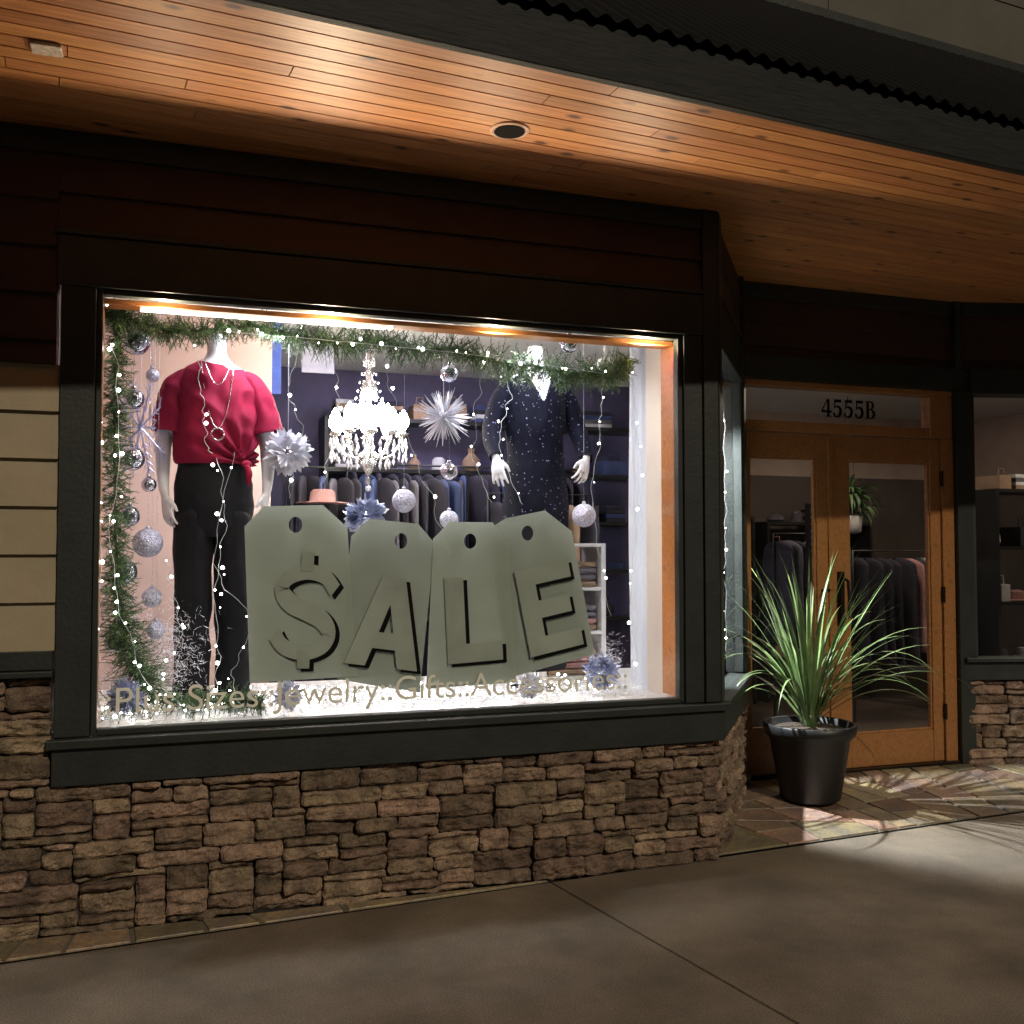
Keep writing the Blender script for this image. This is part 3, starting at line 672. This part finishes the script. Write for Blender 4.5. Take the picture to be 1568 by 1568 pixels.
garl(mb,[(-.2,.22,.90,.12),(.2,.26,.88,.11),(.45,.26,.86,.08)],34,8,.9)
mb.build("pine_garland",M_garl)

# ------------------------------------------------------------------ fairy lights
M_led=emis("led",(1,.96,.88),30,False); M_wire=pm("wire",(.55,.6,.6),rough=.4)
EF=empty("fairy_lights"); ml=MB(); mw=MB(); rl=random.Random(21)
def string(pts,nl,sub=40,j=.012):
    K=lerp_keys(pts,sub); ps=[]
    for i,k in enumerate(K): ps.append(V(k)+V((noise.noise(V((i*.4,pts[0][0]*9,0)))*j*2.5,noise.noise(V((i*.4,3,pts[0][0]*9)))*j,0)))
    mw.tube(ps,.0011,4)
    for i in range(nl):
        t=min(.99,max(0,(i+.5+rl.uniform(-.45,.45))/nl)); q=ps[int(t*sub)]+V((rl.uniform(-.02,.02),-.004,rl.uniform(-.02,.02))); ml.sphere(q,rl.choice([.003,.004,.006,.008]),8,6)
string([(-.245,.10,2.6),(-.25,.10,2.0),(-.245,.10,1.4),(-.25,.10,.9)],14)
string([(.235,.30,1.98),(.27,.3,1.7),(.235,.3,1.4),(.245,.3,1.1),(.24,.3,.85)],12)
string([(.14,.30,2.5),(.17,.33,2.25),(.20,.3,2.0)],3)
string([(.60,.25,2.58),(.56,.3,2.3),(.62,.3,2.1),(.55,.3,1.8)],5)
string([(1.62,.4,2.55),(1.72,.5,2.35),(1.66,.5,2.1),(1.8,.5,1.8)],7)
string([(2.2,.4,2.5),(2.24,.5,2.2),(2.2,.5,1.8),(2.3,.5,1.2)],8)
string([(1.0,.25,2.56),(1.05,.3,2.3),(1.25,.3,1.8),(1.4,.2,1.3)],8)
string([(.75,.25,2.56),(.78,.3,2.2),(.70,.3,1.8)],5)
string([(1.5,.25,2.5),(1.46,.3,2.1),(1.55,.3,1.8)],5)
string([(2.3,.25,2.5),(2.38,.3,2.0),(2.32,.3,1.4),(2.36,.3,.9)],9)
string([(.25,.13,2.53),(.8,.13,2.52),(1.4,.13,2.5),(2.1,.13,2.45)],24,80)
string([(-.2,.14,2.45),(-.18,.14,2.0),(-.2,.14,1.5),(-.1,.14,1.1),(.0,.14,.9)],24)
string([(.30,.2,2.0),(.22,.2,1.5),(.38,.15,1.25),(.30,.2,1.0),(.36,.2,.86)],9)
string([(.02,.2,1.5),(.08,.2,1.2),(.0,.2,1.0),(.10,.2,.86)],12)
for k in range(8):
    y=rl.uniform(.12,.9); string([(-.2,y,.83),(.6,y+.1,.85),(1.3,y-.01,.83),(2.2,y+.1,.85)],26,80,.04)
for sgn in range(4):
    pts=[]
    for z in (2.5,2.0,1.5,.95): q=FC[0]+FC[1]*(.2+.27*sgn)+FC[2]*(-.09); pts.append((q.x,q.y,z))
    string(pts,8)
ml.build("led_bulbs",M_led,EF,smooth=True); mw.build("wires",M_wire,EF)

# ------------------------------------------------------------------ ornaments
M_ball=pm("mirror_ball",(.60,.60,.72),rough=.10,metal=.9,scale=4); M_glit=pm("glitter_ball",(.30,.30,.42),(.8,.8,.95),rough=.3,metal=.8,scale=120,bump=1,bscale=160)
for i,(x,z,r,y,g) in enumerate([(1.35,2.44,.045,.35,0),(1.35,1.95,.045,.35,0),(1.35,1.71,.047,.35,1),(1.12,1.80,.058,.35,1),(-.12,2.50,.06,.35,0),(-.13,2.24,.048,.35,0),(-.13,1.97,.055,.35,0),(-.14,1.71,.047,.35,0),(-.06,1.59,.066,.35,1),(-.16,1.46,.06,.35,0),(2.00,2.64,.05,.35,0),(2.08,1.74,.062,.35,1),(-.02,1.2,.04,.3,1),(-.19,1.15,.045,.3,0),(-.04,1.34,.045,.4,1),(-.06,1.86,.035,.45,0),(-.05,2.36,.03,.4,1)]):
    mb=MB(); mb.sphere((x,y,z),r,28,18); mb.lathe((x,y,z+r-.004),[(.010,0),(.010,.014),(.003,.016)],10); mb.tube([(x,y,z+r+.01),(x,y,2.99)],.0009,4)
    mb.build("christmas_ball" if i==0 else "christmas_ball.%03d"%i,M_glit if g else M_ball,smooth=True)
def burst(name,c,R,n,r0,rb,mat,sd):
    rr_=random.Random(sd); mb=MB(); c=V(c); mb.sphere(c,rb,12,8)
    for i in range(n):
        d=V((rr_.gauss(0,1),rr_.gauss(0,1),rr_.gauss(0,1))).normalized(); L=R*rr_.uniform(.65,1)
        mb.tube([c,c+d*L*.5,c+d*L],[r0*.7,r0,r0*.25],5)
    mb.tube([c,V((c.x,c.y,2.99))],.0009,4)
    return mb.build(name,mat)
M_tins=pm("white_glitter",(.85,.85,.92),(.7,.7,.8),rough=.3,metal=.2,scale=80)
burst("starburst_ornament",(1.32,.35,2.22),.165,150,.0042,.035,M_tins,3)
def flower(name,c,R,n,mat,sd,hang=True):
    rr_=random.Random(sd); mb=MB(); c=V(c)
    for i in range(n):
        d=V((rr_.gauss(0,1),rr_.gauss(0,1),rr_.gauss(0,1))).normalized(); s=d.orthogonal().normalized()*R*.16; s=Matrix.Rotation(rr_.random()*6,3,d)@s; u=d.cross(s)
        L=R*rr_.uniform(.75,1.05)
        mb.add([c+d*R*.2,c+d*L*.75+s+u*.4,c+d*L,c+d*L*.75-s+u*.4],[(0,1,2,3)],rr_.random())
    if hang: mb.tube([c,V((c.x,c.y,2.99))],.0009,4)
    return mb.build(name,mat)
flower("pompom_flower_ornament",(.57,.45,2.03),.125,150,M_tins,4)
M_bt=pm("blue_tinsel",(.45,.50,.75),(.8,.85,.95),rough=.25,metal=.7,scale=30)
flower("tinsel_ornament",(.93,.35,1.72),.12,170,M_bt,8)
flower("tinsel_ornament",(2.18,.36,.92),.11,170,M_bt,9,False); flower("tinsel_ornament",(.55,.2,.90),.08,120,M_tins,10,False); flower("tinsel_ornament",(-.14,.16,.93),.09,130,M_bt,12,False); flower("tinsel_ornament",(1.72,.2,.89),.07,110,M_tins,13,False)
mb=MB(); c=V((-.10,.5,2.13))
for k in range(10):
    a=k*math.pi/5; d=V((math.cos(a)*.62,.0,math.sin(a))); mb.tube([c,c+d*.22],[.006,.003],5)
    for t in (.35,.55,.75,.9):
        for s in (-1,1):
            e=V((math.cos(a+s*.8)*.62,.0,math.sin(a+s*.8))); mb.tube([c+d*.22*t,c+d*.22*t+e*.05],[.004,.002],5)
mb.tube([c,V((c.x,c.y,2.99))],.0009,4)
mb.build("snowflake_ornament",pm("lavender_glitter",(.40,.38,.70),(.75,.75,1),rough=.3,metal=.5,scale=90))
mb=MB(); rt=random.Random(9)
for i in range(2600):
    x=rt.uniform(-.2,2.42);y=rt.uniform(.14,.6); p=V((x,y,.80+abs(rt.gauss(0,.03)))); d=V((rt.gauss(0,1),rt.gauss(0,1),abs(rt.gauss(0,1)))).normalized()*.035; s=d.orthogonal().normalized()*.0015
    mb.add([p-s,p+s,p+d],[(0,1,2)])
for cxx,cz,rr0,nn in ((.02,1.08,.18,1300),(2.2,.98,.12,500),(-.2,.95,.08,300),(-.15,1.25,.10,300)):
    for i in range(nn):
        p=V((cxx+rt.gauss(0,rr0*.45),.35+rt.gauss(0,.04),cz+rt.gauss(0,rr0*.6))); d=V((rt.gauss(0,1),rt.gauss(0,1),rt.gauss(0,1))).normalized()*.03; s=d.orthogonal().normalized()*.0012
        mb.add([p-s,p+s,p+d],[(0,1,2)])
mb.build("tinsel_snow",M_tins)

# ------------------------------------------------------------------ shop fittings
def garment(mb,x,y,ztop,w,l,c,thin=.03,seed=0,rot=0):
    K=[(ztop-l,x,y,w*.55,thin),(ztop-l*.6,x,y,w*.5,thin*.9),(ztop-.12,x,y,w*.5,thin),(ztop-.04,x,y,w*.40,thin),(ztop,x,y,w*.12,thin*.5)]
    rings=[]; R=Matrix.Rotation(rot,3,'Z')
    for k in lerp_keys(K,14): rings.append((V((k[1],k[2],k[0])),R@V((k[3],0,0)),R@V((0,k[4],0))))
    mb.loft(rings,16,c=c[0],m=c[1],disp=fold(.008,10,3,seed))
M_cl=[pm("cloth_dark",(.025,.022,.035),rough=.9),pm("cloth_grey",(.12,.11,.13),rough=.9),pm("cloth_white",(.6,.6,.62),rough=.9),pm("cloth_pink",(.42,.22,.20),rough=.9),pm("cloth_tan",(.30,.20,.13),rough=.9),pm("cloth_blue",(.04,.06,.16),rough=.9)]
def rack(name,x0,x1,y,zt,L,mix,n):
    E=empty(name); mb=MB(); mb.tube([(x0,y,.06),(x0,y,zt+.06),(x1,y,zt+.06),(x1,y,.06)],.012,8); mb.build("rail",M_black,E,smooth=True)
    mb=MB()
    for i in range(n):
        x=x0+.05+(x1-x0-.1)*i/(n-1); garment(mb,x,y,zt+rl.uniform(-.02,.0),.40,L*rl.uniform(.6,1.05),(.5,rl.choice(mix)),thin=.025,seed=i*3+x,rot=math.pi/2+rl.uniform(-.3,.3))
    mb.build("hanging_garments",M_cl,E,smooth=True)
rack("clothes_rack",.75,2.0,2.2,2.05,.9,[0,0,1,0,5,0],18)
rack("clothes_rack.001",5.0,5.75,3.0,1.65,1.1,[0,0,0,1,0,0],9)
rack("clothes_rack.002",5.75,6.7,2.9,1.50,1.1,[0,0,0,0,2,0,3,0],9)
rack("clothes_rack.003",2.15,2.9,2.2,1.9,.9,[1,0,4,0],8)
rack("clothes_rack.004",1.3,3.2,3.0,2.15,.7,[0,0,0,0,5,0],20)
EW=empty("hanging_picture"); mb=MB(); mb.box(.83,1.04,2.0,2.012,2.70,2.91); mb.build("board",pm("grey_print",(.28,.28,.36),(.2,.2,.28),scale=5),EW,bevel=.003)
mb=MB(); mb.tube([(.86,2.006,2.91),(.86,2.006,3.02)],.0015,4); mb.tube([(1.01,2.006,2.91),(1.01,2.006,3.02)],.0015,4); mb.build("wires",M_black,EW)
mb=MB(); mb.box(.60,.70,1.98,1.99,2.55,3.0); mb.build("blue_banner",pm("blue_print",(.05,.12,.45),(.03,.05,.25),scale=6))
mb=MB(); mb.lathe((.97,2.0,1.86),[(.17,0),(.17,.006),(.085,.012),(.08,.07),(.06,.09),(.01,.092)],24); mb.build("felt_hat",M_cl[3],smooth=True)
mb=MB(); mb.lathe((.97,2.0,.06),[(.12,0),(.12,.02),(.015,.03),(.015,1.8)],16); mb.build("hat_stand",M_black,smooth=True)
ESH=empty("white_shelf"); mb=MB()
for z in (.82,1.08,1.34,1.60): mb.box(2.13,2.48,1.02,1.32,z-.02,z)
mb.box(2.10,2.13,1.02,1.32,.80,1.60); mb.box(2.48,2.51,1.02,1.32,.80,1.60)
mb.build("carcass",M_white,ESH,bevel=.003); mb=MB()
for z in (.82,1.08,1.34):
    for k in range(4): mb.box(2.15,2.46,1.04,1.28,z+.004+k*.038,z+.036+k*.038,m=rl.choice([2,4,1,3]))
mb.build("folded_clothes",M_cl,ESH,bevel=.012)
def shelf(name,x0,x1,y0,y1,zs_,seed,mix=(0,1,2,3,4,4,5,0,0)):
    E=empty(name); r=random.Random(seed); mb=MB()
    for z in zs_: mb.box(x0,x1,y0,y1,z-.03,z)
    mb.box(x0-.03,x0,y0,y1,.06,zs_[-1]); mb.box(x1,x1+.03,y0,y1,.06,zs_[-1]); mb.build("frame",M_black,E)
    mb=MB()
    for z in zs_:
        x=x0+.06
        while x<x1-.25:
            w=r.uniform(.1,.28);h=r.uniform(.1,.26); m=r.choice(mix); t=r.random()
            if t<.35: mb.lathe((x+w/2,(y0+y1)/2,z),[(w*.6,.002),(w*.62,.008),(w*.36,.014),(w*.34,h*.45),(w*.2,h*.55)],16,m=m)
            elif t<.55: mb.lathe((x+w/2,(y0+y1)/2,z),[(w*.2,0),(w*.34,h*.2),(w*.3,h*.5),(w*.1,h*.75),(w*.13,h*.95)],16,m=m)
            elif t<.8:
                for q in range(4): mb.box(x,x+w,y0+.05,y1-.05,z+.002+q*.035,z+.034+q*.035,m=r.choice(mix))
            else:
                mb.box(x,x+w,y0+.05,y1-.05,z+.002,z+h*.7,m=m)
                mb.tube([(x+w*.25,y0+.1,z+h*.7),(x+w*.3,y0+.1,z+h*1.05),(x+w*.7,y0+.1,z+h*1.05),(x+w*.75,y0+.1,z+h*.7)],.006,6,m=m)
            x+=w+r.uniform(.03,.1)
    mb.build("bags_and_hats",M_cl,E,bevel=.006)
shelf("display_shelf",5.7,6.9,4.1,4.5,(.5,1.0,1.5,1.85),3)
shelf("display_shelf.001",7.1,8.5,2.6,3.0,(.55,1.1,1.6,2.12),5)
shelf("display_shelf.002",4.6,5.5,4.1,4.5,(.5,1.0,1.5,1.9),6)
shelf("display_shelf.003",1.2,3.9,3.25,3.55,(1.0,1.4,1.8,2.2,2.6),12,(0,0,1,4,0,2,5))
EHP=empty("hanging_plant"); mb=MB(); mb.lathe((6.1,3.4,1.72),[(.07,0),(.11,.02),(.12,.16),(.10,.17)],20); mb.build("white_pot",M_white,EHP,smooth=True)
mb=MB()
for k in range(3):
    a=k*2.094; mb.tube([(6.1+.1*math.cos(a),3.4+.1*math.sin(a),1.88),(6.1,3.4,3.02)],.003,4)
mb.build("hanger",M_black,EHP)
def blade(mb,base,az,L,th0,droop,w,c,n=9):
    d=V((math.cos(az),math.sin(az),0)); sd_=V((-d.y,d.x,0)); p=V(base); th=th0; vs=[];fs=[]
    for i in range(n+1):
        t=i/n; ww=w*(.55+.6*t if t<.35 else max(.02,(.76)*(1-((t-.35)/.65)**1.6)))
        tw=sd_*ww; nrm=V((-d.x*math.sin(th),-d.y*math.sin(th),math.cos(th)))
        vs+=[p-tw+nrm*ww*.35,p,p+tw+nrm*ww*.35]
        p=p+(d*math.cos(th)+V((0,0,math.sin(th))))*L/n; th-=droop*(t+.15)/n*1.6
    for i in range(n): a=i*3; fs+=[(a,a+1,a+4,a+3),(a+1,a+2,a+5,a+4)]
    mb.add(vs,fs,c)
mb=MB()
for i in range(130): blade(mb,(6.1,3.4,2.15-rl.random()*.25),rl.random()*6.28,rl.uniform(.15,.42),rl.uniform(-.2,1.1),rl.uniform(1,3),.024,rl.random(),6)
mb.build("foliage",M_garl,EHP,smooth=True)
ENB=empty("notice_board"); mb=MB(); mb.box(5.02,5.36,2.55,2.57,1.5,1.95); mb.tube([(5.19,2.56,.06),(5.19,2.56,1.5)],.012,8); mb.lathe((5.19,2.56,.06),[(.15,0),(.15,.015),(.02,.02)],20); mb.build("board",M_black,ENB)
for k in range(7): text("text_line_%d"%k,["SALE 20% OFF","new arrivals","open daily","gift cards"][k%4],5.06,2.545,1.88-k*.055,.035,M_white,ENB,ext=.0005)

# ------------------------------------------------------------------ potted plant
EP=empty("potted_plant"); pc=V((3.69,.68,0)); zb=.075
mb=MB(); mb.lathe((pc.x,pc.y,zb),[(.165,0),(.175,.01),(.235,.36),(.262,.385),(.27,.40),(.272,.445),(.262,.452),(.25,.445),(.24,.41),(.02,.405)],48)
mb.build("black_pot",pm("pot_plastic",(.010,.010,.011),(.014,.014,.014),rough=.45,scale=12),EP,smooth=True)
mb=MB(); mb.lathe((pc.x,pc.y,zb+.40),[(.245,0),(.2,.02),(.1,.028),(.01,.03)],24); mb.build("soil",pm("soil",(.06,.045,.03),scale=40,bump=1,rough=.95),EP)
rp=random.Random(4); mb=MB()
for i in range(92):
    az=rp.random()*6.283; inner=i<54
    L=rp.uniform(.75,1.15) if inner else rp.uniform(.65,1.05)
    th=rp.uniform(1.1,1.5) if inner else rp.uniform(.7,1.2)
    dr=rp.uniform(.1,1.1) if inner else rp.uniform(1.3,2.8)
    blade(mb,pc+V((math.cos(az)*.03,math.sin(az)*.03,zb+.42+rp.random()*.10)),az,L,th,dr,rp.uniform(.009,.018),rp.random(),14)
for az,L,th,dr in ((.0,1.2,.98,1.9),(.25,1.15,.85,2.1),(-.2,1.35,1.0,2.0),(-.5,1.2,.8,2.2),(2.9,.9,1.2,1.2),(3.4,.95,1.0,1.6),(-.05,1.4,.75,1.6),(-.3,1.3,.65,1.9)):
    blade(mb,pc+V((0,0,zb+.45)),az,L,th,dr,.012,.8,14)
mb.tube([(pc.x,pc.y,zb+.38),(pc.x,pc.y,zb+.55)],[.045,.04],12,c=.1)
mb.build("spiky_leaves",pm("dracaena_leaf",(.16,.22,.08),(.08,.14,.045),rough=.4,scale=10,rnd=.45),EP,smooth=True)

# ------------------------------------------------------------------ lamps
def lamp(name,kind,loc,power,color=(1,1,1),size=.05,target=None,angle=None,blend=.5,parent=None):
    l=bpy.data.lights.new(name,kind); l.energy=power; l.color=color
    if kind=='AREA': l.size=size
    elif kind!='SUN': l.shadow_soft_size=size
    if kind=='SPOT': l.spot_size=angle; l.spot_blend=blend
    o=obj(name,l,parent); o.location=loc
    if target: o.rotation_euler=(V(target)-V(loc)).to_track_quat('-Z','Y').to_euler()
    return o
EL=empty("track_light"); mb=MB(); mb.box(-.2,2.4,.42,.45,2.985,3.01)
heads=[(.3,.435,2.90),(1.1,.435,2.90),(1.9,.435,2.90)]
for h in heads: mb.tube([(h[0],h[1],2.98),(h[0],h[1],2.94)],.01,8); mb.lathe((h[0],h[1],2.90),[(.045,-.005),(.05,.0),(.045,.06),(.02,.08)],16)
mb.tube([(2.5,1.0,3.0),(2.5,1.0,2.72)],.01,8); mb.lathe((2.5,1.0,2.64),[(.045,.0),(.05,.01),(.045,.06),(.02,.08)],16)
mb.build("track_and_heads",M_white,EL)
for i,(h,pw) in enumerate(zip(heads,(36,42,42))): lamp("spot_%d"%(i+1),'SPOT',(h[0]+(.25 if i==0 else 0),h[1],2.885),pw,(.93,.95,1),.04,(h[0],.75,1.4),2.2,.6,EL)
lamp("window_led_1",'AREA',(.5,.30,2.58),6,(.92,.94,1),.2,(.4,.9,1.2),parent=EL)
lamp("window_led_2",'AREA',(1.7,.30,2.58),7,(.92,.94,1),.2,(1.7,.9,1.2),parent=EL)
lamp("chandelier_glow",'POINT',(cx,cy,2.42),34,(1,.88,.74),.10,parent=EC)
EU=empty("led_strip_light"); mb=MB(); mb.box(-.1,.95,.105,.117,2.588,2.598)
mb.build("strip",emis("strip_glow",(1,.9,.75),9,False),EU)
for k,(x,pw) in enumerate(((.70,66),(.0,15),(1.5,24),(2.3,26))):
    lamp("strip_segment_%d"%k,'SPOT',(x,.066,2.55),pw,(1,.80,.55),.010,(x+.02,-.80,3.30),2.75,.35,EU)
lamp("side_window_lamp",'SPOT',(2.5,1.0,2.63),1250,(.93,.97,1),.03,(4.9,.50,.0),1.10,.5,EL)
lamp("shop_ceiling_lamp",'AREA',(5.6,2.6,2.98),17,(1,.82,.62),.4,(5.6,2.6,0),parent=B)
lamp("shop_ceiling_lamp",'AREA',(7.6,1.9,2.98),14,(1,.82,.62),.4,(7.6,1.9,0),parent=B)
lamp("shop_ceiling_lamp",'AREA',(1.9,2.6,2.98),22,(.86,.78,1),.4,(1.9,2.6,0),parent=B)
sd=V((.25,-1.0,.66)).normalized()
s=bpy.data.lights.new("street_light",'SUN'); s.energy=1.25; s.angle=math.radians(1.0); s.color=(1,.86,.66)  # parallel-ray lamp standing in for the street light behind the camera
so=obj("street_light",s); so.rotation_euler=(-sd).to_track_quat('-Z','Y').to_euler()
w=bpy.data.worlds.new("World"); scene.world=w; w.use_nodes=True; nt=w.node_tree
sk=nt.nodes.new('ShaderNodeTexSky'); sk.sky_type='NISHITA'; sk.sun_disc=False; sk.sun_elevation=math.asin(sd.z); sk.sun_rotation=math.atan2(sd.x,sd.y)
bg=nt.nodes['Background']; bg.inputs[1].default_value=.0012; nt.links.new(sk.outputs[0],bg.inputs[0])
# ------------------------------------------------------------------ camera
cam=bpy.data.cameras.new("camera"); cam.lens=36*1539/1568; cam.sensor_width=36; cam.clip_end=600; cam.clip_start=.05
co=obj("camera",cam); yaw=math.radians(19.2);p=math.radians(2.27)
co.location=(0,-4.48,1.55); co.rotation_euler=(math.pi/2+p,0,-yaw); scene.camera=co
scene.view_settings.view_transform='Standard'; scene.view_settings.look='None'; scene.view_settings.exposure=0
